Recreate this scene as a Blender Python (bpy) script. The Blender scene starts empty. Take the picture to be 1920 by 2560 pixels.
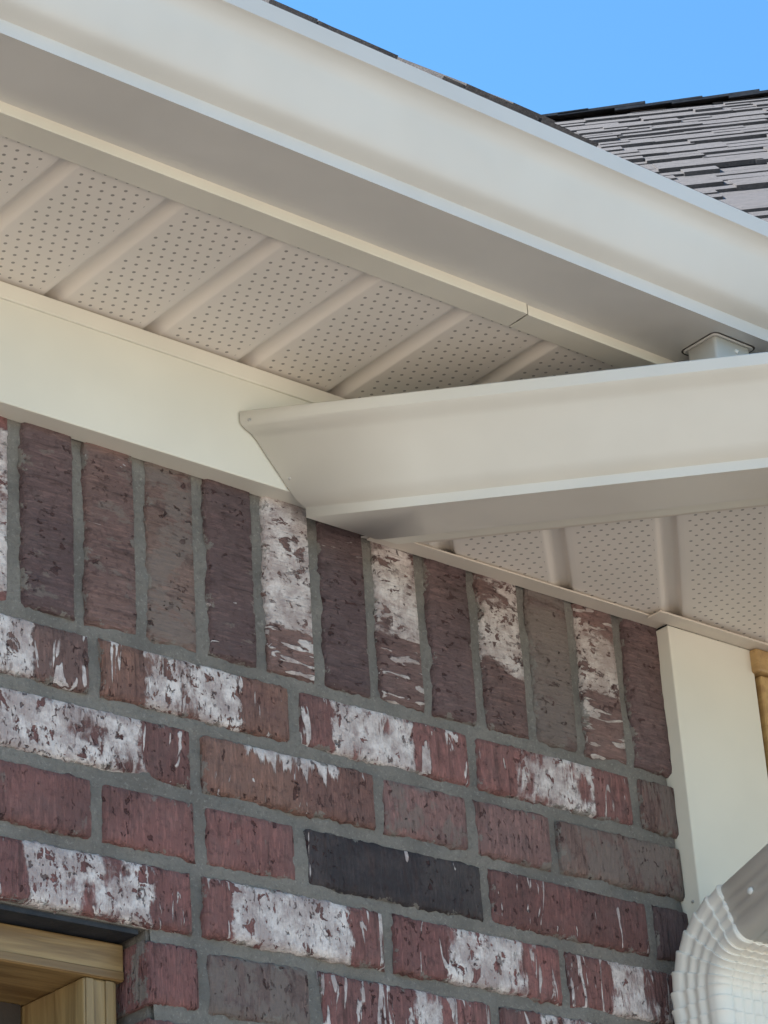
import bpy, bmesh, math, random
from mathutils import Vector, Matrix, noise
random.seed(7)
S = bpy.context.scene
C = S.collection
U = 0.0775            # metres per unit: one brick course (brick + bed joint)
ZO = 15.31543         # the camera stands this many units below the soldier course
EYE = 1.6
def W(x, y, z):       # course units -> metres
    return Vector((x*U, y*U, (z+ZO)*U + EYE))
# ------------------------------------------------------------------ camera
yaw, pitch, roll = 0.71944, 0.46365, -0.06905
F = Vector((math.sin(yaw)*math.cos(pitch), math.cos(yaw)*math.cos(pitch), math.sin(pitch)))
R0 = F.cross(Vector((0, 0, 1))).normalized(); U0 = R0.cross(F)
Rr = math.cos(roll)*R0 + math.sin(roll)*U0
Ur = -math.sin(roll)*R0 + math.cos(roll)*U0
cd = bpy.data.cameras.new('camera'); cam = bpy.data.objects.new('camera', cd); C.objects.link(cam)
M = Matrix((Rr, Ur, -F)).transposed().to_4x4()
M.translation = W(-23.83583, -27.72668, -15.31543)
cam.matrix_world = M
cd.sensor_fit = 'VERTICAL'; cd.sensor_height = 36.0; cd.lens = 7040.12/2560*36.0
cd.clip_start = 0.05; cd.clip_end = 5000
S.camera = cam
# ------------------------------------------------------------------ light
SUN_AZ, SUN_EL = math.radians(-24), math.radians(54)     # azimuth from +Y towards +X
world = bpy.data.worlds.new('World'); S.world = world; world.use_nodes = True
nt = world.node_tree
bg = nt.nodes['Background']
sky = nt.nodes.new('ShaderNodeTexSky'); sky.sky_type = 'NISHITA'; sky.sun_disc = False
sky.sun_elevation = SUN_EL; sky.sun_rotation = SUN_AZ
sky.air_density = 1.3; sky.dust_density = 0.0; sky.ozone_density = 7.0
tint = nt.nodes.new('ShaderNodeMix'); tint.data_type = 'RGBA'; tint.blend_type = 'MULTIPLY'; tint.inputs[0].default_value = 1
tint.inputs[7].default_value = (.67, .995, 1.06, 1)          # one even tint over the whole sky: a deeper azure
nt.links.new(sky.outputs[0], tint.inputs[6]); nt.links.new(tint.outputs[2], bg.inputs[0]); bg.inputs[1].default_value = 0.058
sl = bpy.data.lights.new('sun', 'SUN'); sl.energy = 4.0; sl.angle = math.radians(0.5); sl.color = (1.0, 0.95, 0.87)
so = bpy.data.objects.new('sun', sl); C.objects.link(so)
sd = Vector((math.sin(SUN_AZ)*math.cos(SUN_EL), math.cos(SUN_AZ)*math.cos(SUN_EL), math.sin(SUN_EL)))
so.rotation_euler = sd.to_track_quat('Z', 'Y').to_euler(); so.location = (0, 0, 30)
S.view_settings.view_transform = 'Standard'; S.view_settings.look = 'None'
S.view_settings.exposure = 1.92; S.view_settings.gamma = 1.0; S.view_settings.use_curve_mapping = False
S.cycles.max_bounces = 10; S.cycles.diffuse_bounces = 6; S.cycles.transparent_max_bounces = 8

# ------------------------------------------------------------------ node helpers
def mat(name):
    m = bpy.data.materials.new(name); m.use_nodes = True
    return m, m.node_tree, m.node_tree.nodes['Principled BSDF']
def N(t, typ, **kw):
    n = t.nodes.new(typ)
    for k, v in kw.items(): setattr(n, k, v)
    return n
def L(t, a, b): t.links.new(a, b)
def setin(t, node, key, v):
    if isinstance(v, bpy.types.NodeSocket): t.links.new(v, node.inputs[key])
    elif v is not None: node.inputs[key].default_value = v
def MA(t, op, a, b=None, c=None, clamp=False):
    n = N(t, 'ShaderNodeMath', operation=op, use_clamp=clamp)
    for i, v in enumerate((a, b, c)): setin(t, n, i, v)
    return n.outputs[0]
def MIX(t, f, a, b):
    n = N(t, 'ShaderNodeMix', data_type='RGBA'); setin(t, n, 'Factor', f)
    setin(t, n, 6, a); setin(t, n, 7, b); return n.outputs[2]
def SM(t, v, lo, hi):
    n = N(t, 'ShaderNodeMapRange', interpolation_type='SMOOTHSTEP'); setin(t, n, 0, v)
    setin(t, n, 1, lo); setin(t, n, 2, hi); n.inputs[3].default_value = 0; n.inputs[4].default_value = 1
    return n.outputs[0]
def NOI(t, vec, scale, detail=4, rough=.55, dist=0, color=False):
    n = N(t, 'ShaderNodeTexNoise'); setin(t, n, 'Vector', vec); n.inputs['Scale'].default_value = scale
    n.inputs['Detail'].default_value = detail; n.inputs['Roughness'].default_value = rough
    n.inputs['Distortion'].default_value = dist
    return n.outputs['Color' if color else 'Fac']
def MAP(t, vec, scale=(1, 1, 1), loc=(0, 0, 0)):
    n = N(t, 'ShaderNodeMapping'); setin(t, n, 'Vector', vec)
    n.inputs['Scale'].default_value = scale; setin(t, n, 'Location', loc if not isinstance(loc, tuple) else None)
    if isinstance(loc, tuple): n.inputs['Location'].default_value = loc
    return n.outputs[0]
def ATT(t, name, out='Fac'):
    n = N(t, 'ShaderNodeAttribute', attribute_type='OBJECT', attribute_name=name); return n.outputs[out]
def BUMP(t, h, strength=.5, dist=.001, normal=None):
    n = N(t, 'ShaderNodeBump'); n.inputs['Strength'].default_value = strength
    n.inputs['Distance'].default_value = dist; setin(t, n, 'Height', h)
    if normal is not None: setin(t, n, 'Normal', normal)
    return n.outputs[0]
def RGB(r, g, b): return (r, g, b, 1)

# ------------------------------------------------------------------ materials
def m_painted(name, col, rough=.38, waviness=.25):
    m, t, b = mat(name)
    tc = N(t, 'ShaderNodeTexCoord').outputs['Object']
    n1 = NOI(t, tc, 6, 3, .5); n2 = NOI(t, tc, 900, 2, .5); n3 = NOI(t, tc, 60, 5, .65)
    dk = tuple(c*.93 for c in col)
    c1 = MIX(t, SM(t, n1, .35, .7), RGB(*col), RGB(*dk))
    dirt = SM(t, n3, .62, .8)
    c2 = MIX(t, MA(t, 'MULTIPLY', dirt, .035), c1, RGB(.36, .31, .24))
    L(t, c2, b.inputs['Base Color'])
    L(t, MA(t, 'MULTIPLY_ADD', n1, .06, rough-.03), b.inputs['Roughness'])
    h = MA(t, 'ADD', MA(t, 'MULTIPLY', n1, waviness*22), MA(t, 'MULTIPLY', n2, .06))
    L(t, BUMP(t, h, .4, .0006), b.inputs['Normal'])
    b.inputs['Specular IOR Level'].default_value = .45
    return m
M_gutter = m_painted('painted_gutter_aluminium', (.64, .625, .59), .40, 1.0)
M_gutter2 = m_painted('cream_gutter_aluminium', (.70, .665, .595), .40, .8)
M_cream = m_painted('cream_trim_coil', (.745, .715, .62), .42, .35)
M_fascia = m_painted('fascia_coil', (.73, .695, .60), .42)
M_spout = m_painted('downspout_aluminium', (.80, .765, .69), .30)

def m_soffit():
    m, t, b = mat('vented_vinyl_soffit')
    tc = N(t, 'ShaderNodeTexCoord').outputs['Object']
    uv = N(t, 'ShaderNodeUVMap', uv_map='vent').outputs[0]      # u across the panel, v along it, in course units
    sp = N(t, 'ShaderNodeSeparateXYZ'); L(t, uv, sp.inputs[0]); u, v = sp.outputs[0], sp.outputs[1]
    A, B = .170, .345
    def holes(ou, ov):
        uu = MA(t, 'MULTIPLY', MA(t, 'SUBTRACT', MA(t, 'FRACT', MA(t, 'ADD', MA(t, 'DIVIDE', u, A), ou)), .5), A)
        vv = MA(t, 'MULTIPLY', MA(t, 'SUBTRACT', MA(t, 'FRACT', MA(t, 'ADD', MA(t, 'DIVIDE', v, B), ov)), .5), B)
        d = MA(t, 'SQRT', MA(t, 'ADD', MA(t, 'MULTIPLY', uu, uu), MA(t, 'MULTIPLY', vv, vv)))
        return MA(t, 'LESS_THAN', d, .0250)
    hm = MA(t, 'MAXIMUM', holes(.5, .5), holes(0, 0))
    lim = MA(t, 'MULTIPLY', MA(t, 'GREATER_THAN', u, -.055), MA(t, 'LESS_THAN', u, 1.09))
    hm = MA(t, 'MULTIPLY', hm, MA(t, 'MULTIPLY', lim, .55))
    n1 = NOI(t, tc, 9, 3, .5); n3 = NOI(t, tc, 120, 4, .6)
    c = MIX(t, SM(t, n1, .3, .75), RGB(.80, .735, .665), RGB(.77, .715, .645))
    L(t, c, b.inputs['Base Color']); b.inputs['Roughness'].default_value = .55
    L(t, BUMP(t, MA(t, 'ADD', MA(t, 'MULTIPLY', n1, 2.5), MA(t, 'MULTIPLY', n3, .25)), .3, .0006), b.inputs['Normal'])
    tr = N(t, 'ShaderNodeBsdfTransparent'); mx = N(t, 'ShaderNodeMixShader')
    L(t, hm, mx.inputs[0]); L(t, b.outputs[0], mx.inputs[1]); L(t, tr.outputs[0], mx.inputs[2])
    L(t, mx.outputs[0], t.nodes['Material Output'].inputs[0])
    return m
M_soffit = m_soffit()
M_vinyl = m_painted('plain_vinyl_trim', (.68, .61, .52), .5)

def m_brick():
    m, t, b = mat('whitewashed_brick')
    tc = N(t, 'ShaderNodeTexCoord').outputs['Object']
    tcu = MAP(t, tc, (1/U,)*3)                        # brick-local course units: x along the brick, z across it
    seed = ATT(t, 'seed')
    off = N(t, 'ShaderNodeCombineXYZ'); L(t, MA(t, 'MULTIPLY', seed, 7.3), off.inputs[0]); L(t, MA(t, 'MULTIPLY', seed, 3.1), off.inputs[1]); L(t, seed, off.inputs[2])
    va = N(t, 'ShaderNodeVectorMath', operation='ADD'); L(t, tcu, va.inputs[0]); L(t, off.outputs[0], va.inputs[1]); P = va.outputs[0]
    sx = N(t, 'ShaderNodeSeparateXYZ'); L(t, tcu, sx.inputs[0]); X, Z = sx.outputs[0], sx.outputs[2]
    tone = ATT(t, 'tone', 'Color'); tone2 = ATT(t, 'tone2', 'Color')
    w0, w1, cov, stk, grey, drip = (ATT(t, k) for k in ('w0', 'w1', 'cover', 'streaks', 'smear', 'drip'))
    ny = NOI(t, P, 1.6, 6, .65); nf = NOI(t, P, 9, 5, .7); nl = NOI(t, P, .55, 3, .5)
    PS = MAP(t, P, (1, 1, .14)); PS2 = MAP(t, P, (1, 1, .3))
    s1 = NOI(t, PS, 9, 4, .6, .3); s2 = NOI(t, PS2, 5.5, 4, .6, .6); s3 = NOI(t, PS, 26, 3, .6)
    # bare clay
    c = MIX(t, SM(t, nl, .42, .6), tone, tone2)
    c = MIX(t, MA(t, 'MULTIPLY', SM(t, s1, .52, .70), .55), c, RGB(.045, .028, .027))
    lt_ = N(t, 'ShaderNodeMix', data_type='RGBA', blend_type='MULTIPLY'); lt_.inputs[0].default_value = 1; L(t, c, lt_.inputs[6]); lt_.inputs[7].default_value = RGB(1.75, 1.65, 1.6)
    c = MIX(t, MA(t, 'MULTIPLY', SM(t, s3, .5, .66), .5), c, lt_.outputs[2])
    c = MIX(t, MA(t, 'MULTIPLY', SM(t, nf, .5, .65), .4), c, RGB(.05, .03, .03))
    # mortar smears rubbed over the face
    gm = SM(t, MA(t, 'ADD', MA(t, 'MULTIPLY', ny, .6), MA(t, 'MULTIPLY', s2, .4)), MA(t, 'SUBTRACT', .66, MA(t, 'MULTIPLY', grey, .26)), MA(t, 'SUBTRACT', .70, MA(t, 'MULTIPLY', grey, .24)))
    c = MIX(t, MA(t, 'MULTIPLY', gm, .62), c, RGB(.195, .165, .148))
    # whitewash: a dipped band across the brick, ragged edges, pits and drag marks
    Xd = MA(t, 'ADD', X, MA(t, 'MULTIPLY', MA(t, 'SUBTRACT', NOI(t, MAP(t, P, (1, 1, .6)), 3.0, 5, .7), .5), .5))
    e0 = MA(t, 'SUBTRACT', 1, SM(t, MA(t, 'SUBTRACT', w0, Xd), -.03, .03)); e1 = MA(t, 'SUBTRACT', 1, SM(t, MA(t, 'SUBTRACT', Xd, w1), -.03, .03))
    band = MA(t, 'MULTIPLY', e0, e1)
    fade0 = SM(t, MA(t, 'SUBTRACT', w0, X), .9, 0); fade1 = SM(t, MA(t, 'SUBTRACT', X, w1), .9, 0)
    pn = NOI(t, MAP(t, P, (1, 1, .8)), 5.0, 5, .62, .4); pn2 = NOI(t, MAP(t, P, (1, 1, .5)), 15, 3, .6, .3); reg = NOI(t, P, 1.1, 2, .5)
    th = MA(t, 'SUBTRACT', .70, MA(t, 'MULTIPLY', reg, .22))
    pit = MA(t, 'MULTIPLY', MA(t, 'SUBTRACT', 1, SM(t, MA(t, 'SUBTRACT', pn, th), .0, .022)), MA(t, 'SUBTRACT', 1, MA(t, 'MULTIPLY', SM(t, pn2, .605, .63), SM(t, NOI(t, P, 1.7, 3, .5), .42, .6))))
    wn = MA(t, 'ADD', MA(t, 'MULTIPLY', ny, .55), MA(t, 'MULTIPLY', s2, .45))
    cov = MA(t, 'ADD', cov, MA(t, 'MULTIPLY', MA(t, 'SUBTRACT', NOI(t, P, .9, 2, .5), .56), 2.4))
    body = SM(t, wn, MA(t, 'SUBTRACT', .60, MA(t, 'MULTIPLY', cov, .30)), MA(t, 'SUBTRACT', .72, MA(t, 'MULTIPLY', cov, .30)))
    white = MA(t, 'MULTIPLY', MA(t, 'MULTIPLY', band, body), pit)
    # drips from the upper arris
    dz = MA(t, 'MULTIPLY', SM(t, MA(t, 'ADD', MA(t, 'SUBTRACT', Z, .42), MA(t, 'MULTIPLY', s1, 1.05)), .28, .36), drip)
    dz = MA(t, 'MULTIPLY', dz, MA(t, 'MULTIPLY', e0, e1))
    # loose strokes beyond the band
    so_ = NOI(t, MAP(t, P, (1, 1, .2)), 6.5, 3, .5, .9)
    st = SM(t, MA(t, 'MULTIPLY', so_, MA(t, 'MULTIPLY_ADD', ny, .4, .8)), MA(t, 'SUBTRACT', .76, MA(t, 'MULTIPLY', stk, .26)), MA(t, 'SUBTRACT', .79, MA(t, 'MULTIPLY', stk, .26)))
    st = MA(t, 'MULTIPLY', st, MA(t, 'MULTIPLY_ADD', MA(t, 'MAXIMUM', fade0, fade1), .0, 1.0))
    allw = MA(t, 'MAXIMUM', MA(t, 'MAXIMUM', white, MA(t, 'MULTIPLY', st, MA(t, 'GREATER_THAN', stk, .01))), dz)
    wcol = MIX(t, SM(t, NOI(t, P, 2.7, 5, .7), .35, .62), RGB(.76, .70, .68), RGB(.44, .37, .36))
    wcol = MIX(t, MA(t, 'MULTIPLY', SM(t, nf, .5, .68), .5), wcol, RGB(.30, .22, .21))
    wcol = MIX(t, MA(t, 'MULTIPLY', ATT(t, 'tan'), .6), wcol, RGB(.33, .26, .20))
    c = MIX(t, allw, c, wcol)
    # mortar rubbed over the arrises
    az_ = MA(t, 'ABSOLUTE', Z); ax_ = MA(t, 'ABSOLUTE', X)
    dd = MA(t, 'MAXIMUM', MA(t, 'SUBTRACT', az_, .417), MA(t, 'SUBTRACT', ax_, ATT(t, 'half_length')))
    dd = MA(t, 'ADD', dd, MA(t, 'MULTIPLY', MA(t, 'SUBTRACT', NOI(t, P, 3.2, 5, .7), .5), .85))
    rub = SM(t, dd, .01, .05)
    c = MIX(t, MA(t, 'MULTIPLY', rub, .8), c, RGB(.215, .20, .178))
    holes = MA(t, 'MAXIMUM', SM(t, NOI(t, MAP(t, P, (1, 1, .8)), 5.2, 3, .6), .665, .70), MA(t, 'MULTIPLY', SM(t, NOI(t, MAP(t, P, (1, 1, .6)), 11, 3, .6, .5), .62, .65), SM(t, reg, .4, .6)))
    c = MIX(t, MA(t, 'MULTIPLY', SM(t, NOI(t, P, 2.4, 5, .7), .4, .7), .18), c, RGB(.195, .155, .15))
    c = MIX(t, MA(t, 'MULTIPLY', holes, .7), c, RGB(.05, .02, .02))
    L(t, c, b.inputs['Base Color']); b.inputs['Roughness'].default_value = .88
    b.inputs['Specular IOR Level'].default_value = .25
    h = MA(t, 'ADD', MA(t, 'MULTIPLY', s1, .9), MA(t, 'MULTIPLY', nf, .6))
    h = MA(t, 'ADD', h, MA(t, 'MULTIPLY', allw, .35))
    h = MA(t, 'SUBTRACT', h, MA(t, 'MULTIPLY', holes, 1.2))
    h = MA(t, 'ADD', h, MA(t, 'MULTIPLY', s3, .5))
    L(t, BUMP(t, h, 1.0, .0045), b.inputs['Normal'])
    return m
M_brick = m_brick()

def m_mortar():
    m, t, b = mat('grey_mortar')
    tc = N(t, 'ShaderNodeTexCoord').outputs['Object']
    n1 = NOI(t, tc, 14, 5, .6); n2 = NOI(t, tc, 160, 5, .7); n3 = NOI(t, tc, 600, 3, .6)
    c = MIX(t, SM(t, n1, .35, .7), RGB(.215, .200, .178), RGB(.150, .140, .127))
    c = MIX(t, MA(t, 'MULTIPLY', SM(t, n2, .48, .68), .5), c, RGB(.11, .10, .09))
    c = MIX(t, MA(t, 'MULTIPLY', SM(t, NOI(t, tc, 260, 3, .7), .56, .68), .4), c, RGB(.36, .34, .31))
    L(t, c, b.inputs['Base Color']); b.inputs['Roughness'].default_value = .95
    L(t, BUMP(t, MA(t, 'ADD', MA(t, 'MULTIPLY', n2, 1.2), MA(t, 'MULTIPLY', n3, .6)), .9, .0022), b.inputs['Normal'])
    return m
M_mortar = m_mortar()

def m_wood(name, axis, c1, c2, sc=1.0):
    m, t, b = mat(name)
    tc = N(t, 'ShaderNodeTexCoord').outputs['Object']
    s = [1, 1, 1]; s[axis] = .06
    P = MAP(t, tc, tuple(s)); n = NOI(t, P, 55*sc, 4, .6, .6); n2 = NOI(t, P, 260*sc, 3, .6); n3 = NOI(t, tc, 7, 3, .5)
    c = MIX(t, SM(t, n, .35, .68), RGB(*c1), RGB(*c2))
    c = MIX(t, MA(t, 'MULTIPLY', SM(t, n2, .5, .75), .35), c, RGB(*[v*.5 for v in c2]))
    c = MIX(t, MA(t, 'MULTIPLY', SM(t, n3, .5, .7), .3), c, RGB(*[v*.75 for v in c1]))
    L(t, c, b.inputs['Base Color']); b.inputs['Roughness'].default_value = .45
    L(t, BUMP(t, MA(t, 'ADD', n, n2), .5, .0008), b.inputs['Normal'])
    return m
M_wood_x = m_wood('pine_header', 0, (.37, .245, .105), (.19, .11, .042))
M_wood_z = m_wood('pine_jamb', 2, (.36, .25, .115), (.21, .135, .058))
M_beam = m_wood('treated_beam', 1, (.50, .33, .14), (.36, .22, .09))

def m_shingle():
    m, t, b = mat('asphalt_shingle')
    tc = N(t, 'ShaderNodeTexCoord').outputs['Object']; geo = N(t, 'ShaderNodeNewGeometry')
    oi = N(t, 'ShaderNodeObjectInfo')
    n1 = NOI(t, tc, 30, 4, .7); n2 = NOI(t, tc, 700, 3, .7)
    c = MIX(t, SM(t, n1, .35, .65), RGB(.085, .078, .082), RGB(.042, .040, .045))
    c = MIX(t, MA(t, 'MULTIPLY', SM(t, oi.outputs['Random'], .35, 1.0), .6), c, RGB(.075, .072, .08))
    c = MIX(t, MA(t, 'MULTIPLY', SM(t, n2, .48, .65), .6), c, RGB(.17, .155, .155))
    L(t, c, b.inputs['Base Color']); b.inputs['Roughness'].default_value = .9
    L(t, BUMP(t, n2, .8, .0018), b.inputs['Normal'])
    return m
M_shingle = m_shingle()

def m_plain(name, c1, c2, rough, scale, bump=.3, metal=0):
    m, t, b = mat(name)
    tc = N(t, 'ShaderNodeTexCoord').outputs['Object']
    n1 = NOI(t, tc, scale, 5, .6); n2 = NOI(t, tc, scale*9, 4, .7)
    c = MIX(t, SM(t, n1, .35, .68), RGB(*c1), RGB(*c2))
    c = MIX(t, MA(t, 'MULTIPLY', SM(t, n2, .55, .8), .4), c, RGB(*[v*.6 for v in c2]))
    L(t, c, b.inputs['Base Color']); b.inputs['Roughness'].default_value = rough
    b.inputs['Metallic'].default_value = metal
    L(t, BUMP(t, MA(t, 'ADD', n1, n2), bump, .002), b.inputs['Normal'])
    return m
M_lintel = m_plain('painted_steel_lintel', (.010, .015, .024), (.03, .035, .045), .7, 25, .4)
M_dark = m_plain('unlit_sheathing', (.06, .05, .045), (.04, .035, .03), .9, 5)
M_ground = m_plain('pale_soil', (.42, .36, .295), (.34, .29, .235), .95, .6)
M_screw = m_plain('zinc_screw', (.55, .53, .5), (.4, .38, .36), .4, 200, .2, .6)
M_screw_w = m_plain('white_screw', (.8, .8, .77), (.7, .7, .67), .35, 200, .2)
M_seal = m_plain('dark_sealant', (.06, .055, .05), (.04, .035, .03), .6, 120)

# ------------------------------------------------------------------ mesh helpers
def tag(o, label=None, cat=None, group=None, kind=None):
    for k, v in (('label', label), ('category', cat), ('group', group), ('kind', kind)):
        if v: o[k] = v
    return o
def empty(name, loc, label, cat, group=None):
    o = bpy.data.objects.new(name, None); o.location = loc; o.empty_display_size = .05
    C.objects.link(o); return tag(o, label, cat, group)
def link(name, me, m=None, parent=None, loc=None, smooth=False):
    if m is not None and not me.materials: me.materials.append(m)
    o = bpy.data.objects.new(name, me); C.objects.link(o)
    if parent is not None: o.parent = parent
    if loc is not None: o.location = (loc - parent.location) if parent is not None else loc
    if smooth:
        for p in me.polygons: p.use_smooth = True
    return o
def from_pts(name, pts, faces, m, parent=None, origin=None, smooth=False, bevel=0, solid=0):
    """pts are world metres"""
    if origin is None:
        mn = Vector((min(p[i] for p in pts) for i in range(3))); mx = Vector((max(p[i] for p in pts) for i in range(3)))
        origin = Vector(((mn.x+mx.x)/2, (mn.y+mx.y)/2, mn.z))
    me = bpy.data.meshes.new(name); me.from_pydata([tuple(Vector(p)-origin) for p in pts], [], faces); me.update()
    bm = bmesh.new(); bm.from_mesh(me)
    if not solid: bmesh.ops.recalc_face_normals(bm, faces=bm.faces)
    bm.to_mesh(me); bm.free()
    o = link(name, me, m, parent, origin, smooth)
    if solid:
        s = o.modifiers.new('thickness', 'SOLIDIFY'); s.thickness = solid; s.offset = 0
    if bevel:
        bv = o.modifiers.new('edges', 'BEVEL'); bv.width = bevel; bv.segments = 2; bv.limit_method = 'ANGLE'
    return o
def prism(name, poly, z0, z1, m, parent=None, bevel=0, origin=None):
    """poly: plan points in units; extruded z0..z1 in units"""
    n = len(poly)
    pts = [W(x, y, z0) for x, y in poly] + [W(x, y, z1) for x, y in poly]
    fs = [tuple(range(n))[::-1], tuple(range(n, 2*n))] + [(i, (i+1) % n, n+(i+1) % n, n+i) for i in range(n)]
    return from_pts(name, pts, fs, m, parent, origin, bevel=bevel)
def box(name, x0, x1, y0, y1, z0, z1, m, parent=None, bevel=0):
    return prism(name, [(x0, y0), (x1, y0), (x1, y1), (x0, y1)], z0, z1, m, parent, bevel)
def slab(name, quad, thick, m, parent=None):
    """quad of world metres, thickness downwards in metres"""
    n = len(quad); pts = [Vector(q) for q in quad] + [Vector(q)-Vector((0, 0, thick)) for q in quad]
    fs = [tuple(range(n)), tuple(range(n, 2*n))[::-1]] + [(i, (i+1) % n, n+(i+1) % n, n+i) for i in range(n)]
    return from_pts(name, pts, fs, m, parent)

# ================================================================== SETTING
g = from_pts('ground', [Vector((-900, -900, 0)), Vector((900, -900, 0)), Vector((900, 900, 0)), Vector((-900, 900, 0))], [(0, 1, 2, 3)], M_ground)
tag(g, 'bare pale soil around the house', None, None, 'structure')

# ================================================================== BRICK WALL
X0 = -5.8945                       # first soldier joint
JT = .155                            # joint width
wall = empty('brick_wall', W(0, 0, -18), 'whitewashed red brick wall with a soldier course along its top', 'wall')
RX = 5.91                          # wall ends under the white corner board
def brick_mesh(Ln, seed, H=1-JT, D=1.15):
    """front face dense, worn arrises; local x along, z across, -y front; units scaled to metres"""
    rnd = random.Random(seed); nx = max(8, int(Ln/.065)); nz = 12
    bm = bmesh.new(); vs = []
    o = Vector((rnd.random()*50, rnd.random()*50, 0))
    for k in range(nz+1):
        row = []
        for i in range(nx+1):
            x = -Ln/2 + Ln*i/nx; z = -H/2 + H*k/nz
            ex = min(i, nx-i); ez = min(k, nz-k)
            y = .02*noise.noise(Vector((x*1.3, z*1.3, 0))+o) + .012*noise.noise(Vector((x*6, z*2, 3))+o)
            if ex == 0 or ez == 0:
                y += .075 + .035*noise.noise(Vector((x*3, z*3, 7))+o)
                amp = .012
                if ez == 0: z += (1 if k == 0 else -1)*(.01+amp*noise.noise(Vector((x*2.2, 5 if k else 9, 1))+o) + .016*noise.noise(Vector((x*5, 5 if k else 9, 2))+o) + .035*noise.noise(Vector((x*13, 5 if k else 9, 2))+o))
                if ex == 0: x += (1 if i == 0 else -1)*(.01+amp*noise.noise(Vector((z*2.5, 15 if i else 19, 1))+o) + .016*noise.noise(Vector((z*5, 15 if i else 19, 2))+o) + .035*noise.noise(Vector((z*13, 15 if i else 19, 2))+o))
            elif ex == 1 or ez == 1:
                if ez == 1: z += (-1 if k == 1 else 1)*.02; y += .01
                if ex == 1: x += (-1 if i == 1 else 1)*.02; y += .01
            row.append(bm.verts.new((x*U, y*U, z*U)))
        vs.append(row)
    for k in range(nz):
        for i in range(nx): bm.faces.new((vs[k][i], vs[k][i+1], vs[k+1][i+1], vs[k+1][i]))
    per = [vs[0][i] for i in range(nx+1)] + [vs[k][nx] for k in range(1, nz+1)] + [vs[nz][i] for i in range(nx-1, -1, -1)] + [vs[k][0] for k in range(nz-1, 0, -1)]
    back = [bm.verts.new((v.co.x*.995, D*U, v.co.z*.99)) for v in per]
    n = len(per)
    for i in range(n): bm.faces.new((per[i], back[i], back[(i+1) % n], per[(i+1) % n]))
    me = bpy.data.meshes.new('brick'); bm.to_mesh(me); bm.free()
    for p in me.polygons: p.use_smooth = True
    me.materials.append(M_brick); return me
FULL = [brick_mesh(3.27-JT, s) for s in range(8)]
HALF = [brick_mesh(1.66-JT, 40+s) for s in range(3)]
TONES = {  # clay colours of the two patches in a brick
 'maroon': ((0.209, 0.101, 0.094), (0.158, 0.082, 0.077)), 'orange': ((0.202, 0.114, 0.091), (0.166, 0.091, 0.079)),
 'brown': ((0.177, 0.112, 0.101), (0.143, 0.092, 0.086)), 'plum': ((0.137, 0.090, 0.089), (0.108, 0.073, 0.074)),
 'tanb': ((0.206, 0.141, 0.121), (0.155, 0.102, 0.092)), 'grey': ((0.170, 0.132, 0.118), (0.136, 0.097, 0.089)),
 'char': ((0.040, 0.036, 0.040), (0.056, 0.050, 0.051)), 'red': ((0.256, 0.117, 0.109), (0.192, 0.093, 0.089)),
 'mauve': ((0.202, 0.118, 0.110), (0.160, 0.098, 0.092))}
seedc = [0]
def put_brick(cx, cz, Ln, tone, w=None, cover=1.0, streaks=0., smear=0., drip=0., tan=0., soldier=False, y=None, label=None):
    seedc[0] += 1
    ref, base = (HALF, 1.66-JT) if Ln < 2.2 else (FULL, 3.27-JT)
    o = bpy.data.objects.new('brick', ref[seedc[0]*5 % len(ref)]); C.objects.link(o); o.parent = wall
    rnd = random.Random(seedc[0]*13)
    yy = rnd.uniform(-.025, .03) if y is None else y
    o.location = W(cx, yy, cz) - wall.location
    o.scale = (Ln/base, 1, 1)
    a = rnd.uniform(-.006, .006)
    o.rotation_euler = (rnd.uniform(-.01, .01), (math.pi/2 if soldier else 0)+a, rnd.uniform(-.006, .006))
    t1, t2 = TONES[tone]; j = rnd.uniform(.9, 1.12)
    o['tone'] = [v*j for v in t1]; o['tone2'] = [v*j for v in t2]
    o['seed'] = float(seedc[0])*1.7
    s = base/Ln                                   # white band given in brick units from its centre
    o['w0'] = float(w[0]*s) if w else 90.0; o['w1'] = float(w[1]*s) if w else 91.0
    o['cover'] = float(cover); o['streaks'] = float(streaks); o['smear'] = float(smear); o['drip'] = float(drip); o['tan'] = float(tan)
    o['half_length'] = float(base/2)
    if label: o['label'] = label
    return o
# --- soldier course: joints on whole numbers; local +x of a brick turned by +90 deg about Y points DOWN
ZT = 3.27
def soldier(i, tone, w=None, width=None, **k):      # w: white interval measured as height fractions from the top (0) to the bottom (1)
    Ls = 3.27-JT; ww = None
    if w: ww = (-Ls/2+Ls*w[0], -Ls/2+Ls*w[1])
    return put_brick(X0+i+.5, ZT/2, Ls, tone, ww, soldier=True, **k)
SOL = {-8: ('brown', None, {}), -7: ('maroon', (.1, .8), {}), -6: ('plum', None, {}), -5: ('mauve', None, dict(smear=.4)), -4: ('maroon', (0, .6), dict(streaks=.4)),
 -3: ('brown', None, dict(streaks=.3)), -2: ('plum', None, {}), -1: ('maroon', (.2, .94), dict(cover=1.1)),
 0: ('plum', None, dict(smear=.45)), 1: ('brown', None, dict(smear=.45, streaks=.1)), 2: ('tanb', None, dict(smear=.75)),
 3: ('plum', None, dict(smear=.3, streaks=.15)), 4: ('brown', (.04, .77), dict(cover=1.05, streaks=.75, tan=.2)), 5: ('plum', None, dict(streaks=.35)),
 6: ('brown', (.12, .66), dict(cover=.95, streaks=.72, tan=.35)), 7: ('plum', None, dict(streaks=.15)), 8: ('brown', (.05, .70), dict(cover=1.0, tan=.45, streaks=.3)),
 9: ('grey', None, dict(smear=1.0)), 10: ('brown', (.27, .66), dict(cover=1.1, streaks=.72, tan=.5)), 11: ('plum', None, dict(smear=.2))}
for i, (tn, w, k) in SOL.items():
    soldier(i, tn, w, **k)
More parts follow.
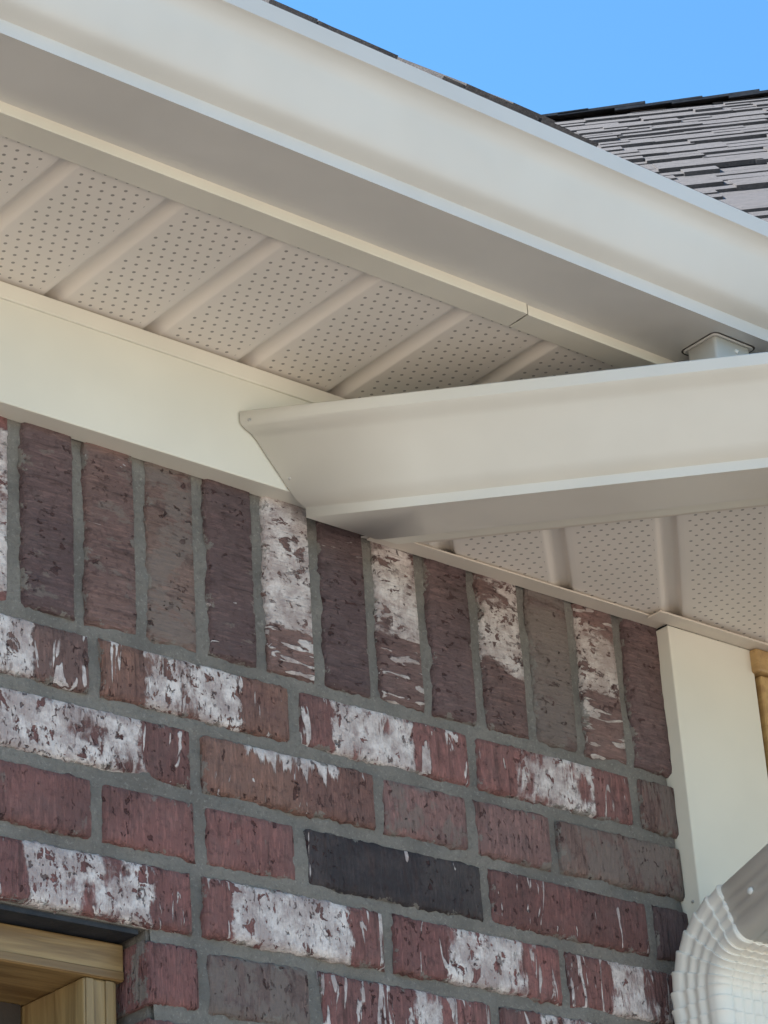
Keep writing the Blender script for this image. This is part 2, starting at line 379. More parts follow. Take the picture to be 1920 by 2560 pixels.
# --- stretcher rows: (joint left, joint right, tone, white interval as x', options)
ROW = {
1: [(-5.32, -2.05, 'maroon', None, {}), (-2.05, 1.22, 'brown', (-1.6, .25), dict(streaks=.8)), (1.22, 4.5, 'orange', (2.0, 3.55), dict(cover=1.1, streaks=.55)),
    (4.5, 7.76, 'maroon', (5.15, 6.65), dict(cover=1.1, streaks=.75)), (7.76, 11.01, 'maroon', (8.55, 10.1), dict(cover=.75, streaks=.5)), (11.01, 12.6, 'brown', None, dict(smear=.7))],
2: [(-3.72, -.45, 'orange', None, dict(streaks=.3)), (-.45, 2.82, 'maroon', (-.3, 1.95), dict(cover=1.0, streaks=.6)), (2.82, 5.92, 'orange', (3.6, 5.2), dict(cover=.02, drip=1.0, streaks=.35)),
    (5.92, 7.64, 'mauve', None, dict(smear=.6)), (7.64, 9.22, 'mauve', None, {}), (9.22, 12.5, 'tanb', None, dict(smear=.8))],
3: [(-5.32, -2.05, 'red', (-4.5, -3), {}), (-2.05, 1.22, 'maroon', None, dict(smear=.45)), (1.22, 2.85, 'maroon', None, {}), (2.85, 4.5, 'maroon', None, dict(smear=.3, streaks=.1)),
    (4.5, 7.81, 'char', None, dict(streaks=.3, smear=.12)), (7.81, 11.07, 'maroon', None, dict(streaks=.5)), (11.07, 12.6, 'plum', None, {})],
4: [(-3.8, -.5, 'maroon', None, {}), (-.5, 2.74, 'red', (.12, 2.0), dict(cover=1.05, streaks=.45)), (2.74, 5.93, 'maroon', (3.25, 5.2), dict(cover=1.15, streaks=.6)),
    (5.93, 9.18, 'red', (6.95, 8.35), dict(cover=1.0, streaks=.5)), (9.18, 12.45, 'maroon', (10.1, 11.9), dict(cover=.95, streaks=.7))],
5: [(1.92, 2.8, 'red', None, {}), (2.8, 4.62, 'grey', None, dict(smear=.8)), (4.62, 7.79, 'red', (6.3, 6.75), dict(cover=1.0, streaks=.8)), (7.79, 11.0, 'maroon', (8.6, 9.6), dict(cover=.9, streaks=.6)), (11.0, 12.6, 'maroon', None, {})],
6: [(1.92, 4.55, 'red', None, {}), (4.55, 6.2, 'maroon', None, {}), (6.2, 9.3, 'brown', (6.6, 8), {}), (9.3, 12.5, 'red', None, dict(streaks=.4))]}
for k, row in ROW.items():
    for a, b_, tn, w, op in row:
        b2 = min(b_, RX-X0+.12); Ln = b2-a-JT; c = (a+b2)/2
        a2 = a
        if a == 1.92 : Ln = b2-a-JT/2; c = (a+b2-JT/2)/2      # bricks that turn the window corner
        lab = 'charcoal black brick among the red ones' if tn == 'char' else None
        put_brick(X0+c, -(k-.5), Ln, tn, (w[0]-c, w[1]-c) if w else None, y=(0.0 if a == 1.92 else None), label=lab, **op)
rnd = random.Random(3)
for k in range(7, 13):
    x = 1.92; ln = 1.6 if k % 2 else 3.27
    while x < 11.6:
        b2 = min(x+ln, 11.92); tn = rnd.choice(['maroon', 'red', 'brown', 'mauve', 'plum'])
        first = x == 1.92; Ln = b2-x-(JT/2 if first else JT); c = (x+b2-(JT/2 if first else 0))/2
        w = (-1, .6) if rnd.random() < .35 and ln > 3 else None
        if Ln > .4: put_brick(X0+c, -(k-.5), Ln, tn, w, streaks=rnd.choice([0, .4, .7]), y=0.0 if first else None)
        x += ln; ln = 3.27
for k in range(1, 5):                                  # further left, over the window, outside the frame
    x = {1: -5.32, 2: -3.72, 3: -5.32, 4: -3.8}[k]
    while x > -8:
        tn = rnd.choice(['maroon', 'red', 'brown', 'mauve'])
        put_brick(X0+x-1.635, -(k-.5), 3.07, tn, (-1, .6) if rnd.random() < .4 else None, streaks=rnd.choice([0, .5])); x -= 3.27
# --- mortar: uneven tooled joints
WX = X0+1.92+.04                                    # right side of the window opening
def mortar_mesh():
    bm = bmesh.new(); xs = -15.6; st = .085
    nx = int((RX+.05-xs)/st); zt, zb = 2.9, -12
    grid = {}
    def key(i, k):
        x = xs+i*st; z = zt-k*st
        return x, z
    def vert(i, k):
        if (i, k) in grid: return grid[(i, k)]
        x, z = key(i, k)
        y = .075+.05*noise.noise(Vector((x*1.1, z*1.1, 4)))+.035*noise.noise(Vector((x*4.5, z*4.5, 1)))
        v = bm.verts.new(tuple(W(x, y, z)-wall.location)); grid[(i, k)] = v; return v
    for i in range(nx):
        for k in range(int((zt-zb)/st)):
            x, z = key(i, k)
            if z-st < -3.96 and x < WX: continue
            bm.faces.new((vert(i, k), vert(i+1, k), vert(i+1, k+1), vert(i, k+1)))
    me = bpy.data.meshes.new('mortar'); bm.normal_update(); bmesh.ops.recalc_face_normals(bm, faces=bm.faces); bm.to_mesh(me); bm.free()
    for p in me.polygons: p.use_smooth = True
    return me
link('mortar', mortar_mesh(), M_mortar, wall)
box('mortar', -15.6, WX+.02, .12, 1.1, -3.93, 2.9, M_mortar, wall)
box('mortar', WX+.03, RX+.05, .14, 1.1, -12, 2.9, M_mortar, wall)

# house body behind the brick: keeps daylight out
core = empty('house_core', W(0, 5, -20), 'wall sheathing hidden behind the brick and the eaves', 'wall')
box('sheathing', -60, WX-.6+.5, 3.6, 4.4, -36, 9, M_dark, core)
box('sheathing', WX+.6, 60, 1.25, 3.5, -36, 4.4, M_dark, core)
box('sheathing', -60, WX+.4, 1.4, 3.5, -3.6, 4.4, M_dark, core)
box('sheathing', -60, -50, 4.4, 60, -36, 5, M_dark, core)
box('sheathing', -60, 60, 60, 61, -36, 5, M_dark, core)
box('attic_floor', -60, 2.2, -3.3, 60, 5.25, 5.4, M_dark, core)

# ================================================================== WINDOW OPENING
lt = box('steel_lintel', -30, WX-.06, .16, 1.35, -4.0, -3.90, M_lintel, None, bevel=.0012)
tag(lt, 'dark painted steel lintel carrying the bricks over the window opening', 'lintel')
wf = empty('window_frame', W(-10, 1, -20), 'unpainted pine frame boards set in the window opening below the dark lintel', 'window frame')
box('header', -30, WX-.06, .50, 2.6, -4.52, -4.03, M_wood_x, wf, bevel=.002)
box('moulding', -30, WX-.08, .47, .50, -4.515, -4.40, M_wood_x, wf, bevel=.001)
box('moulding', WX-.34, WX-.22, .50, .53, -26, -4.54, M_wood_z, wf, bevel=.001)
box('moulding', WX-.64, WX-.52, .50, .53, -26, -4.54, M_wood_z, wf, bevel=.001)
box('jamb', WX-.66, WX-.16, .53, 2.6, -26, -4.53, M_wood_z, wf, bevel=.002)
box('window_stop', -30, WX-.7, 1.9, 2.1, -5.3, -4.53, M_dark, wf)
box('sash', -30, WX-.68, 2.2, 2.5, -26, -4.55, M_dark, wf)

# ================================================================== FRIEZE BOARD
fr = empty('frieze_board', W(-4, -.3, 2.75), 'smooth cream frieze board between the brick soldier course and the soffit', 'trim board')
def frieze_face():
    o = box('board', -20, .3, -.31, 0.05, 2.76, 4.40, M_cream, fr, bevel=.0012)
    return o
frieze_face()
box('soffit_channel', -20, 5.5, -.345, -.05, 4.33, 4.585, M_cream, fr, bevel=.001)
box('board', .3, 5.5, -.30, -.06, 2.8, 4.34, M_cream, fr)

# ================================================================== UPPER SOFFIT
PITCH = 1.635
def mirror(prof):              # groove on the other side of the perforated flat
    return [(1.02-u, dz) for u, dz in prof][::-1]
def panel_profile(k, pitch, h=.15, steep=.05):
    # (u, dz): perforated flat, then a raised groove
    f = pitch-.09-.36-steep
    return [(-.09, 0), (f-.02, 0), (f+.01, .002), (f+.03, .010), (f+.09, h*.55), (f+.12, h*.85), (f+.15, h), (f+.24, h), (f+.24+steep*.4, h*.93), (f+.24+steep, h*.5), (f+.24+steep*1.2, h*.1), (f+.27+steep, .004), (f+.30+steep, 0), (pitch-.09, 0)]
def panel(name, origin, eu, ev, prof, v0, v1, z, parent, label=None, cuts=None):
    """origin: plan point of u=0,v=0; eu, ev plan unit vectors"""
    pts = []; faces = []; uvs = []; nv = 6
    for j in range(nv+1):
        for u, dz in prof:
            a, b_ = (v0, v1) if cuts is None else cuts(u)
            v = a+(b_-a)*j/nv
            pts.append(W(origin[0]+eu[0]*u+ev[0]*v, origin[1]+eu[1]*u+ev[1]*v, z+dz)); uvs.append((u, v))
    n = len(prof)
    for j in range(nv):
        for i in range(n-1): faces.append((j*n+i, j*n+i+1, (j+1)*n+i+1, (j+1)*n+i))
    org = W(origin[0]+ev[0]*(v0+v1)/2, origin[1]+ev[1]*(v0+v1)/2, z)
    me = bpy.data.meshes.new(name); me.from_pydata([tuple(p-org) for p in pts], [], faces); me.update()
    uvl = me.uv_layers.new(name='vent')
    for lp in me.loops: uvl.data[lp.index].uv = uvs[lp.vertex_index]
    o = link(name, me, M_soffit, parent, org)
    for p in me.polygons: p.use_smooth = True
    me.set_sharp_from_angle(angle=math.radians(50))
    if label: o['label'] = label
    return o
sof = empty('soffit', W(-3, -2, 4.6), 'perforated beige soffit under the main eave above the frieze board', 'soffit')
gx0 = X0 + .31 + .02            # first groove lies at about x=-5.58
for i in range(-6, 8):
    ox = -5.58 + i*PITCH + .36
    panel('soffit_panel', (ox, -3.35), (1, 0), (0, 1), mirror(panel_profile(i, PITCH, .13, .06)), 0, 3.27, 4.625, sof)
# outer receiving strip is the return leg of the fascia cover
fa = empty('fascia', W(-3, -3.6, 4.6), 'cream fascia strip and its return under the upper gutter, joined by a seam', 'fascia')
def lshape(name, x0, x1, dz, parent):
    # vertical face + horizontal return leg, 1.2 mm coil
    e = .02
    pts = [(-3.62+dz, 4.90), (-3.62+dz, 4.585+dz*.3), (-3.22, 4.585+dz*.3), (-3.22, 4.61+dz*.3), (-3.595+dz, 4.61+dz*.3), (-3.595+dz, 4.90)]
    P = [W(x0, y, z) for y, z in pts]+[W(x1, y, z) for y, z in pts]; n = len(pts)
    fs = [tuple(range(n)), tuple(range(n, 2*n))[::-1]]+[(i, (i+1) % n, n+(i+1) % n, n+i) for i in range(n)]
    return from_pts(name, P, fs, M_fascia, parent, bevel=.0006)
lshape('fascia_cover', -22, .175, -.02, fa)
lshape('fascia_cover', .21, 4.6, 0, fa)
box('backing_board', -22, 4.4, -3.58, -3.2, 4.95, 7.45, M_dark, fa)

# ================================================================== GUTTERS
def sweep(name, stations, m, parent, thick=.0009, sharp=35, close=False):
    """stations: list of lists of world points (same count)"""
    pts = [p for st in stations for p in st]; n = len(stations[0]); fs = []
    for j in range(len(stations)-1):
        for i in range(n-1 if not close else n):
            i2 = (i+1) % n; fs.append((j*n+i, j*n+i2, (j+1)*n+i2, (j+1)*n+i))
    o = from_pts(name, pts, fs, m, parent, solid=thick)
    me = o.data
    for p in me.polygons: p.use_smooth = True
    me.set_sharp_from_angle(angle=math.radians(sharp))
    return o
def smooth_poly(pts, ranges):
    """subdivide runs of points with Catmull-Rom so that coves read round"""
    out = []
    for i in range(len(pts)-1):
        if i in ranges:
            p0 = pts[i-1] if i-1 in ranges else pts[i]; p1, p2 = pts[i], pts[i+1]; p3 = pts[i+2] if i+1 in ranges else pts[i+1]
            for s in range(4):
                t_ = s/4
                out.append(tuple(.5*((2*p1[a])+(-p0[a]+p2[a])*t_+(2*p0[a]-5*p1[a]+4*p2[a]-p3[a])*t_*t_+(-p0[a]+3*p1[a]-3*p2[a]+p3[a])*t_**3) for a in (0, 1)))
        else: out.append(pts[i])
    out.append(pts[-1]); return out
PROF6 = [(0, 1.35), (0, 0), (1.17, 0), (1.17, .20), (1.20, .215), (1.30, .265), (1.39, .33), (1.45, .42), (1.52, .58), (1.60, .78), (1.65, .92), (1.69, 1.02), (1.75, 1.11), (1.83, 1.18), (1.89, 1.21), (1.89, 1.47), (1.87, 1.49), (1.72, 1.49), (1.70, 1.42)]
PROF6 = smooth_poly(PROF6, set(range(4, 14)))
PROF5 = [(0, 1.25), (0, 0), (.94, 0), (.94, .15), (.96, .165), (1.07, .25), (1.13, .34), (1.26, .55), (1.40, .77), (1.54, 1.00), (1.60, 1.07), (1.69, 1.13), (1.74, 1.19), (1.74, 1.36), (1.72, 1.38), (1.58, 1.38), (1.56, 1.31)]
# upper gutter: along the wall, then a 45 degree inside corner
Y1, ZG, XG = -3.625, 4.75, 4.55
gu = empty('gutter', W(-2, -4.6, 4.75), 'long upper white K-style gutter along the main eave against the sky', 'gutter')
st = []
k8 = math.tan(math.radians(22.5))
for x in (-24, -15, -8, -4, 0, 3): st.append([W(x, Y1-o, ZG+h) for o, h in PROF6])
st.append([W(XG-o*k8, Y1-o, ZG+h) for o, h in PROF6])
q = math.sqrt(.5)
st.append([W(XG+14*q-o*q, Y1-14*q-o*q, ZG+h) for o, h in PROF6])
sweep('trough', st, M_gutter, gu)
# lower gutter
ANG = math.radians(46.3)
E2 = (math.cos(ANG), -math.sin(ANG)); N2 = (-math.sin(ANG), -math.cos(ANG))
A2 = (-1.302, -.328); ZL = 2.41                       # bottom front corner at the frieze
nf = A2[0]*N2[0]+A2[1]*N2[1]-.94                      # offset of the lower fascia plane
def P2(nn, ee, z): return W(N2[0]*nn+E2[0]*ee, N2[1]*nn+E2[1]*ee, z)
def e_at(nn, yy): return (yy-N2[1]*nn)/E2[1]
gl = empty('gutter', P2(nf+1, 3, 2.41), 'lower cream K-style gutter cut off at an angle against the frieze board', 'gutter')
st = [[P2(nf+o, e_at(nf+o, -.335), ZL+h) for o, h in PROF5]]
for e in (1.0, 3, 6, 9, 13, 18): st.append([P2(nf+o, e, ZL+h) for o, h in PROF5])
sweep('trough', st, M_gutter2, gl)
def screw(name, loc, normal, r, m, parent):
    bm = bmesh.new(); bmesh.ops.create_uvsphere(bm, u_segments=10, v_segments=6, radius=r)
    for v in bm.verts: v.co.z *= .55
    rot = Vector(normal).to_track_quat('Z', 'Y').to_matrix().to_4x4(); bm.transform(rot)
    me = bpy.data.meshes.new(name); bm.to_mesh(me); bm.free()
    return link(name, me, m, parent, loc, smooth=True)
nrm = (N2[0], N2[1], 0)
screw('rivet', P2(nf+1.745, e_at(nf+1.74, -.335)+.13, ZL+1.22), nrm, .0022, M_screw, gl)
screw('rivet', P2(nf+1.225, e_at(nf+1.225, -.335)+.10, ZL+.50), (N2[0], N2[1], -.5), .0022, M_screw, gl)
# lower fascia
fl = empty('fascia', P2(nf, 3, 2.41), 'short porch fascia hidden behind the lower gutter', 'fascia')
def oriented(name, n0, n1, e0, e1, z0, z1, m, parent, cut=None):
    a = [(n0, e0 if cut is None else e_at(n0, cut)), (n1, e0 if cut is None else e_at(n1, cut)), (n1, e1), (n0, e1)]
    pts = [P2(n, e, z0) for n, e in a]+[P2(n, e, z1) for n, e in a]
    fs = [(3, 2, 1, 0), (4, 5, 6, 7)]+[(i, (i+1) % 4, 4+(i+1) % 4, 4+i) for i in range(4)]
    return from_pts(name, pts, fs, m, parent, bevel=.0006)
oriented('fascia_cover', nf-.30, nf-.01, 0, 18, 2.44, 3.7, M_fascia, fl, cut=-.31)
# ================================================================== LOWER SOFFIT
ls = empty('soffit', P2(-1, 4, 2.6), 'perforated beige porch soffit beneath the lower gutter, running to the brick wall', 'soffit')
ZS2 = 2.615
es = [1.15, 2.87, 4.5]
gr0 = 2.80
for i in range(-2, 8):
    e0 = gr0 + (i)*PITCH - 1.34
    org = (E2[0]*e0, E2[1]*e0)
    prof = panel_profile(i, PITCH, .12, .07)
    def cuts(u, e0=e0):
        # from the lower fascia (n = nf-.25) back to the wall (y=-.05)
        ee = e0+u
        # v measured along -N2 from n=0
        nend = (-.04 - E2[1]*ee)/N2[1]
        return (-(nf-.26), max(-nend, -(nf-.26)+.01))
    panel('soffit_panel', org, E2, (-N2[0], -N2[1]), prof, 0, 1, ZS2, ls, cuts=cuts)
# outer receiving strip, plain
oriented('edge_trim', nf-.62-.02, nf-.28, 0, 18, ZS2-.035, ZS2-.012, M_vinyl, ls, cut=-.30)
# wall-side channel strip along the brick top, then stepping out round the corner board
prism('wall_channel', [(.08, .0), (.08, -.30), (5.97, -.30), (5.97, 0.0)], 2.555, 2.585, M_vinyl, ls, bevel=.0006)
prism('wall_channel', [(5.50, -.26), (5.50, -.56), (8.6, -.56), (8.6, -.26)], 2.515, 2.55, M_vinyl, ls, bevel=.0006)
# nails
# ================================================================== CORNER BOARD AND PORCH TIMBER
cb = box('corner_board', 5.93, 7.82, -.275, .3, -22, 2.51, M_cream, None, bevel=.0016)
tag(cb, 'tall cream corner board at the right end of the brick wall', 'corner board')
screw('nail', W(5.925, -.13, -1.98), (-1, 0, 0), .0022, M_screw, None)
for o_ in [o for o in C.objects if o.name == 'nail']: o_.parent = cb; o_.location = W(5.925, -.13, -1.98)-cb.location
pb = box('porch_beam', 7.76, 16, -.42, .6, 2.10, 2.50, M_beam, None, bevel=.003)
tag(pb, 'bare wooden beam end beneath the porch soffit, right of the cream corner board', 'beam')
pp = box('porch_post', 7.90, 8.9, -.33, .5, -35, 2.09, M_beam, None, bevel=.003)
tag(pp, 'bare wooden post standing below the beam end at the right edge', 'post')

# ================================================================== LOWER ROOF
lr = empty('porch_roof', P2(nf, 4, 3.6), 'unseen low porch roof rising behind the lower gutter, steepened to shade the main soffit', 'roof')
pts = [P2(nf+.15, e_at(nf+.15, -.5), 3.66), P2(nf+.15, 18, 3.66), P2(nf-16, 18, 3.9), P2(nf-16, 3, 3.9)]
pts = [P2(nf+.15, e_at(nf+.15, -.4), 3.60), P2(nf+.15, 18, 3.60), P2(nf-6, 18, 4.5), P2(nf-6, e_at(nf-6, -.4), 4.5)]  # hidden deck, pitch raised to close the gap and darken the soffit above
slab('deck', pts, .025, M_shingle, lr)

# ================================================================== OUTLET FROM THE UPPER GUTTER
ot = empty('gutter_outlet', W(3.25, -4.2, 3.8), 'short white outlet pipe dropping from the upper gutter into the lower gutter', 'outlet')
def rrect(cx, cy, a, b_, r, z, rot=0, n=5):
    out = []
    for sx, sy, st_ in ((1, 1, 0), (-1, 1, 90), (-1, -1, 180), (1, -1, 270)):
        for k in range(n+1):
            t_ = math.radians(st_+90*k/n); x = sx*(a/2-r)+r*math.cos(t_); y = sy*(b_/2-r)+r*math.sin(t_)
            out.append(W(cx+x*math.cos(rot)-y*math.sin(rot), cy+x*math.sin(rot)+y*math.cos(rot), z))
    return out
st = [rrect(3.40, -4.22, .72, .56, .05, z) for z in (3.3, 4.0, 4.745)]
sweep('pipe', st, M_gutter, ot, close=True)
sweep('flange', [rrect(3.40, -4.22, .84, .68, .08, 4.742), rrect(3.40, -4.22, .72, .56, .05, 4.735)], M_gutter, ot, close=True)
sweep('sealant_bead', [rrect(3.40, -4.22, .83, .67, .08, 4.75), rrect(3.40, -4.22, .88, .72, .1, 4.742), rrect(3.40, -4.22, .89, .73, .1, 4.75)], M_seal, ot, close=True)
screw('screw', W(3.46, -4.51, 4.60), (-.2, -1, 0), .003, M_screw_w, ot)

# ================================================================== DOWNSPOUT
ds = empty('downspout', W(5.7, -.7, -15), 'corrugated cream downspout elbow bending off the corner board', 'downspout')
def ds_section(a, b_, flute):
    """local section points: x across (wall direction), y depth; fluted long faces, soft corner"""
    out = []; n = 30; r = .17
    def side(p, d, length, nrm_, nfl):
        m_ = 28
        for k in range(m_):
            t_ = k/m_; s = max(0., min(1., (t_-.06)/.88))
            f = -flute*(.5-.5*math.cos(2*math.pi*nfl*s)) if 0 < s < 1 else 0
            out.append((p[0]+d[0]*length*t_+nrm_[0]*f, p[1]+d[1]*length*t_+nrm_[1]*f))
    hx, hy = a/2, b_/2
    def corner(cx, cy, st_):
        for k in range(1, 6):
            t_ = math.radians(st_+90*k/6); out.append((cx+r*math.cos(t_), cy+r*math.sin(t_)))
    side((-hx+r, -hy), (1, 0), a-2*r, (0, -1), 4); corner(hx-r, -hy+r, -90)
    side((hx, -hy+r), (0, 1), b_-2*r, (1, 0), 3); corner(hx-r, hy-r, 0)
    side((hx-r, hy), (-1, 0), a-2*r, (0, 1), 4); corner(-hx+r, hy-r, 90)
    side((-hx, hy-r), (0, -1), b_-2*r, (-1, 0), 3); corner(-hx+r, -hy+r, 180)
    return out
dcx, dcy, da, db = 5.70, -.72, 1.20, 1.0
ZB, RB_, TA = -3.72, .55, math.radians(71)
def ring(s, scale=1.0, flute=.035):
    """s: distance along the centre line, 0 at the start of the bend"""
    Rc = RB_+db/2; arc = Rc*TA; sec = ds_section(da*scale, db*scale, flute); out = []
    for x, y in sec:
        if s <= 0: out.append(W(dcx+x, dcy+y, ZB+s))
        else:
            t_ = min(s, arc)/Rc; ext = max(0, s-arc); rr = Rc+y
            py = dcy-Rc+rr*math.cos(t_) - ext*math.sin(t_); pz = ZB+rr*math.sin(t_)+ext*math.cos(t_)
            out.append(W(dcx+x, py, pz))
    return out
arc = (RB_+db/2)*TA
st = [ring(s, 1.0, .045) for s in (-12, -6, -3, -1.2, -.62)]
sweep('pipe', st, M_spout, ds, close=True, sharp=50)
st = []
NP = 11; s0, s1 = -.95, arc+.12; step = (s1-s0)/NP
st.append(ring(s0-.35, 1.03, .04))
for k in range(NP):
    a = s0+k*step
    for f, sc in ((0, 1.03), (.25, 1.036), (.55, 1.045), (.8, 1.062), (.88, 1.072), (.94, 1.066), (.98, 1.035)):
        st.append(ring(a+step*f, sc*(1.02-.006*(k)), .05*(1-.4*k/NP)))
st.append(ring(s1+.03, .97, .02)); 
sweep('elbow', st, M_spout, ds, close=True, sharp=40)
# upper run: slants out from the wall, then turns up into the outlet of the lower gutter
sec_ = ds_section(da*.97, db*.97, .018)
nn_ = nf + .47; ygut = (dcx*E2[1] - (nn_*N2[0])*E2[1] + nn_*N2[1]*E2[0])/E2[0]     # plan line of the gutter's centre at x = dcx
def seg(py, pz, th): return [W(dcx+x, py+y*math.cos(th), pz+y*math.sin(th)) for x, y in sec_]
Rc = RB_+db/2; py = dcy-Rc+Rc*math.cos(TA); pz = ZB+Rc*math.sin(TA); th = TA
st = [seg(py, pz, th)]
ext = (py-ygut-.9*(1-math.cos(TA)))/math.sin(TA)
py -= ext*math.sin(th); pz += ext*math.cos(th); st.append(seg(py, pz, th))
K = 12
for k in range(K):
    thm = TA*(1-(k+.5)/K); dl = .9*TA/K; py -= dl*math.sin(thm); pz += dl*math.cos(thm); th = TA*(1-(k+1)/K); st.append(seg(py, pz, th))
st.append(seg(py, 2.405, 0))
sweep('pipe', st, M_spout, ds, close=True, sharp=50)
st = [(W(dcx-.3, dcy, ZB))]
# screw on the upper pipe, left side of its top face
Rc = RB_+db/2; t_ = TA; ext = .62
screw('screw', W(dcx-da*.5*.97-.01, dcy-Rc+Rc*math.cos(t_)-ext*math.sin(t_), ZB+Rc*math.sin(t_)+ext*math.cos(t_)), (-1, 0, 0), .0045, M_screw_w, ds)

# ================================================================== SHINGLE ROOFS
SL = .775; YE, ZE, XC = -3.75, 6.33, 4.9; ZA = 7.655
LL = math.sqrt(1+SL*SL)
TH = .10
def shingle_mesh(w, d, th, seed):
    rnd = random.Random(seed); bm = bmesh.new(); n = 6
    top = []; bot = []
    for i in range(n+1):
        x = -w/2+w*i/n; wob = rnd.uniform(-.02, .02)
        top.append((bm.verts.new((x*U, wob*U, th*U)), bm.verts.new((x*U, d*U, th*.35*U))))
        bot.append((bm.verts.new((x*U, (wob+.0)*U, 0)), bm.verts.new((x*U, d*U, -.02*U))))
    for i in range(n):
        bm.faces.new((top[i][0], top[i+1][0], top[i+1][1], top[i][1]))
        bm.faces.new((bot[i][1], bot[i+1][1], bot[i+1][0], bot[i][0]))
        bm.faces.new((bot[i][0], bot[i+1][0], top[i+1][0], top[i][0]))
    bm.faces.new((bot[0][0], top[0][0], top[0][1], bot[0][1])); bm.faces.new((bot[n][1], top[n][1], top[n][0], bot[n][0]))
    me = bpy.data.meshes.new('shingle'); bm.to_mesh(me); bm.free(); me.materials.append(M_shingle); return me
SHM = [(w, shingle_mesh(w, 2.6, th, i)) for i, (w, th) in enumerate([(1.1, .11), (1.4, .13), (1.9, .10), (.8, .14), (1.6, .09), (2.4, .12)])]
# upper roof over the main wall (its slope is seen only along the eave)
ra = empty('shingle_roof', W(0, -3.7, 6.4), 'dark shingle edge of the main roof showing just above the upper gutter', 'roof')
def PA(x, s, dz=0):   # s: distance up the slope
    return W(x, YE+s/LL, ZA+SL*s/LL+dz)
sA = 42
pts = [PA(-40, 0), PA(XC, 0), PA(XC+sA/LL/2.4142, sA), PA(-40, sA)]
slab('deck', pts, .02, M_dark, ra)
pts = [PA(-40, sA), PA(XC+sA/LL/2.4142, sA), W(XC+sA/LL/2.4142, YE+2*sA/LL+8, ZE-3), W(-40, YE+2*sA/LL+8, ZE-3)]
slab('deck', pts, .02, M_shingle, ra)
rotA = Matrix(((1, 0, 0), (0, 1/LL, -SL/LL), (0, SL/LL, 1/LL))).to_4x4()
rs = random.Random(11)
def place(meshes, x, P, rot, parent, row_off, name='shingle'):
    w, me = meshes
    o = bpy.data.objects.new(name, me); C.objects.link(o); o.parent = parent
    m_ = rot.copy(); m_.translation = P - parent.location; o.matrix_local = m_
    return o
LIFT = .0
for row in range(0, 3):
    x = -14 + rs.random()
    while x < XC+row*.6:
        mm = SHM[rs.choice([0, 1, 2, 3, 5])] if row == 0 else SHM[rs.randrange(6)]
        P = PA(x+mm[0]/2, row*1.85-.62+rs.uniform(-.02, .02), .03+rs.choice([0, 0, .06]))
        if x + mm[0] < XC+row*.6: place(mm, x, P, rotA, ra, 0)
        x += mm[0]+.02
# thicker starter along the eave
from_pts('starter_strip', [PA(-40, -.60, .02), PA(XC-.3, -.60, .02), PA(XC-.2, .5, .04), PA(-40, .5, .04), PA(-40, -.60, -.05), PA(XC-.3, -.60, -.05), PA(XC-.2, .5, -.03), PA(-40, .5, -.03)], [(0, 1, 2, 3), (7, 6, 5, 4), (0, 4, 5, 1), (1, 5, 6, 2), (2, 6, 7, 3), (3, 7, 4, 0)], M_shingle, ra)
# woven valley shingles bulging up where the two slopes meet
for x, s_, dz, w in ((-1.25, -.55, .08, 3), (-.55, -.60, .13, 1), (.1, -.50, .16, 3), (.75, -.60, .12, 0), (-.7, -.2, .15, 0), (.4, -.15, .18, 1)):
    o_ = place(SHM[w], x, PA(x, s_, dz), rotA, ra, 0); o_.rotation_euler.rotate_axis('X', .12)
# right-hand roof, turned 45 degrees: its whole slope is in view
rb = empty('shingle_roof', W(8, 2, 8), 'sunlit grey shingle slope rising at the right against the blue sky', 'roof')
qx, qy = q, q                              # uphill plan direction
ex, ey = q, -q                             # along the courses (to the right, towards the viewer)
def PB(e, s, dz=0):   # e along the course from the inside corner, s up the slope
    h = s/LL
    return W(XC+ex*e+qx*h, YE+ey*e+qy*h, ZE+SL*h+dz)
def valley_e(s): return -(s/LL)*math.tan(math.radians(22.5))
SR = None
# ridge height found from where the roof's top edge stands in the photograph
def hitB(u, v):
    d = F + Rr*((u-960)/7040.12) - Ur*((v-1280)/7040.12)
    c0 = Vector((-23.83583, -27.72668, -15.31543)); nb = Vector((-SL*q, -SL*q, 1)); pc = Vector((XC, YE, ZE))
    tt = (pc-c0).dot(nb)/d.dot(nb); Pn = c0+d*tt
    hh = (Pn.x-XC)*q+(Pn.y-YE)*q; return (Pn.x-XC)*q-(Pn.y-YE)*q, hh*LL
er, sr = hitB(1800, 266)
SR = sr; slab('deck', [PB(valley_e(0), 0), PB(60, 0), PB(60, SR), PB(valley_e(SR), SR)], .02, M_shingle, rb)
slab('deck', [PB(valley_e(SR), SR), PB(60, SR), PB(60, SR)+Vector((q*30*U, q*30*U, -30*SL*U)), PB(valley_e(SR), SR)+Vector((q*30*U, q*30*U, -30*SL*U))], .02, M_shingle, rb)
bx = Vector((ex, ey, 0)); by = Vector((qx/LL, qy/LL, SL/LL)); bz = bx.cross(by)
rotB = Matrix((bx, by, bz)).transposed().to_4x4()
EXPO = 1.12
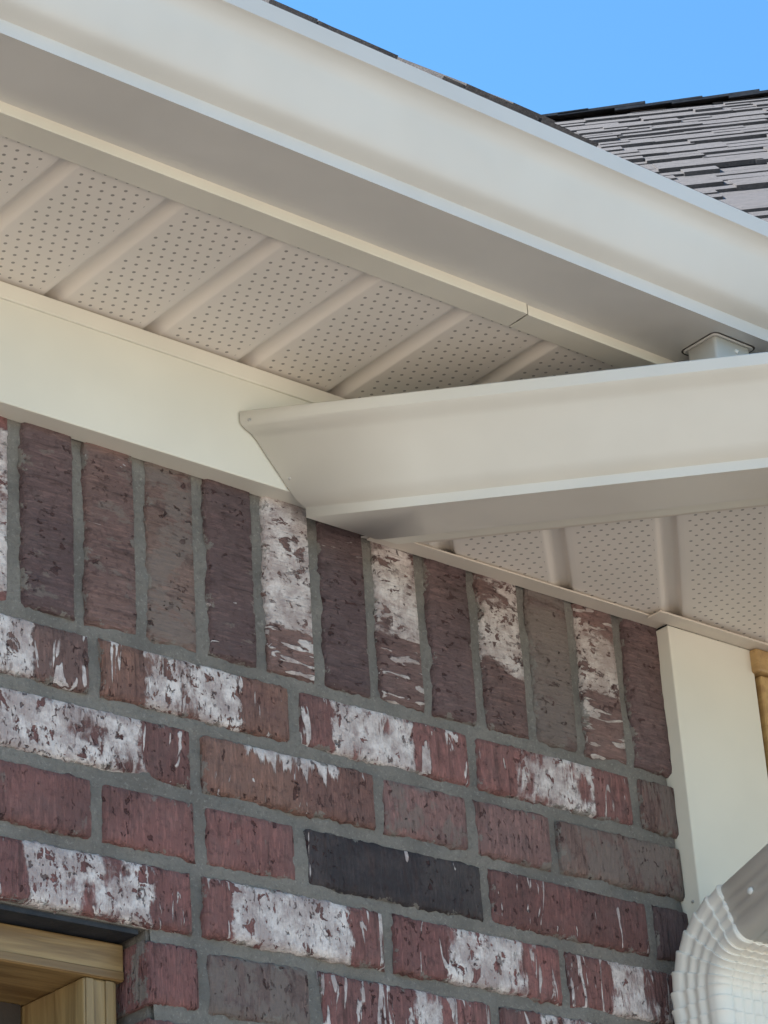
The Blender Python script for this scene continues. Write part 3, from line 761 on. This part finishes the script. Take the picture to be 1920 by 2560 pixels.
nrow = int(SR/EXPO)
e_lo, e_hi = min(hitB(1380, 300)[0], er)-1, max(hitB(1920, 540)[0], hitB(1920, 225)[0])+2
row0 = max(1, int(hitB(1920, 575)[1]/EXPO)-1)
cnt = 0
for row in range(row0, nrow+1):
    s = row*EXPO
    # visible stretch of this course plus a margin
    e = e_lo + rs.uniform(0, 2)
    while e < e_hi:
        mm = SHM[rs.randrange(6)]
        if e > valley_e(s):
            P = PB(e+mm[0]/2, s-rs.choice([0, 0, .12, .25])+.16*math.sin(e*.33+row*.7), .0)+bz*U*(.02+rs.choice([0, .03, .05, .08])) ; place(mm, e, P, rotB, rb, 0); cnt += 1
        e += mm[0]*rs.uniform(.92, 1.0)
# ridge caps, overlapping
def cap_mesh():
    bm = bmesh.new(); w, l, th = 1.0, 2.7, .09
    v = []
    for x, dz in ((-l/2, .0), (l/2, .11)):
        v.append([bm.verts.new((x*U, y*U, (z+dz)*U)) for y, z in ((-w, -w*SL*.62), (-w*.35, -.2), (0, 0), (w*.35, -.2), (w, -w*SL*.62))] +
                 [bm.verts.new((x*U, y*U, (z+dz-th)*U)) for y, z in ((w, -w*SL*.62), (w*.35, -.2), (0, 0), (-w*.35, -.2), (-w, -w*SL*.62))])
    n = 10
    for i in range(n): bm.faces.new((v[0][i], v[0][(i+1) % n], v[1][(i+1) % n], v[1][i]))
    bm.faces.new(v[0]); bm.faces.new(v[1][::-1])
    bmesh.ops.recalc_face_normals(bm, faces=bm.faces)
    me = bpy.data.meshes.new('ridge_cap'); bm.to_mesh(me); bm.free(); me.materials.append(M_shingle); return me
capm = cap_mesh()
rotR = Matrix((Vector((ex, ey, 0)), Vector((qx, qy, 0)), Vector((0, 0, 1)))).transposed().to_4x4()
e = e_lo-1
while e < e_hi+4:
    o = bpy.data.objects.new('ridge_cap', capm); C.objects.link(o); o.parent = rb
    m_ = rotR.copy(); m_.translation = PB(e, SR, .18+rs.uniform(-.03, .05))-rb.location; o.matrix_local = m_
    e += 1.75
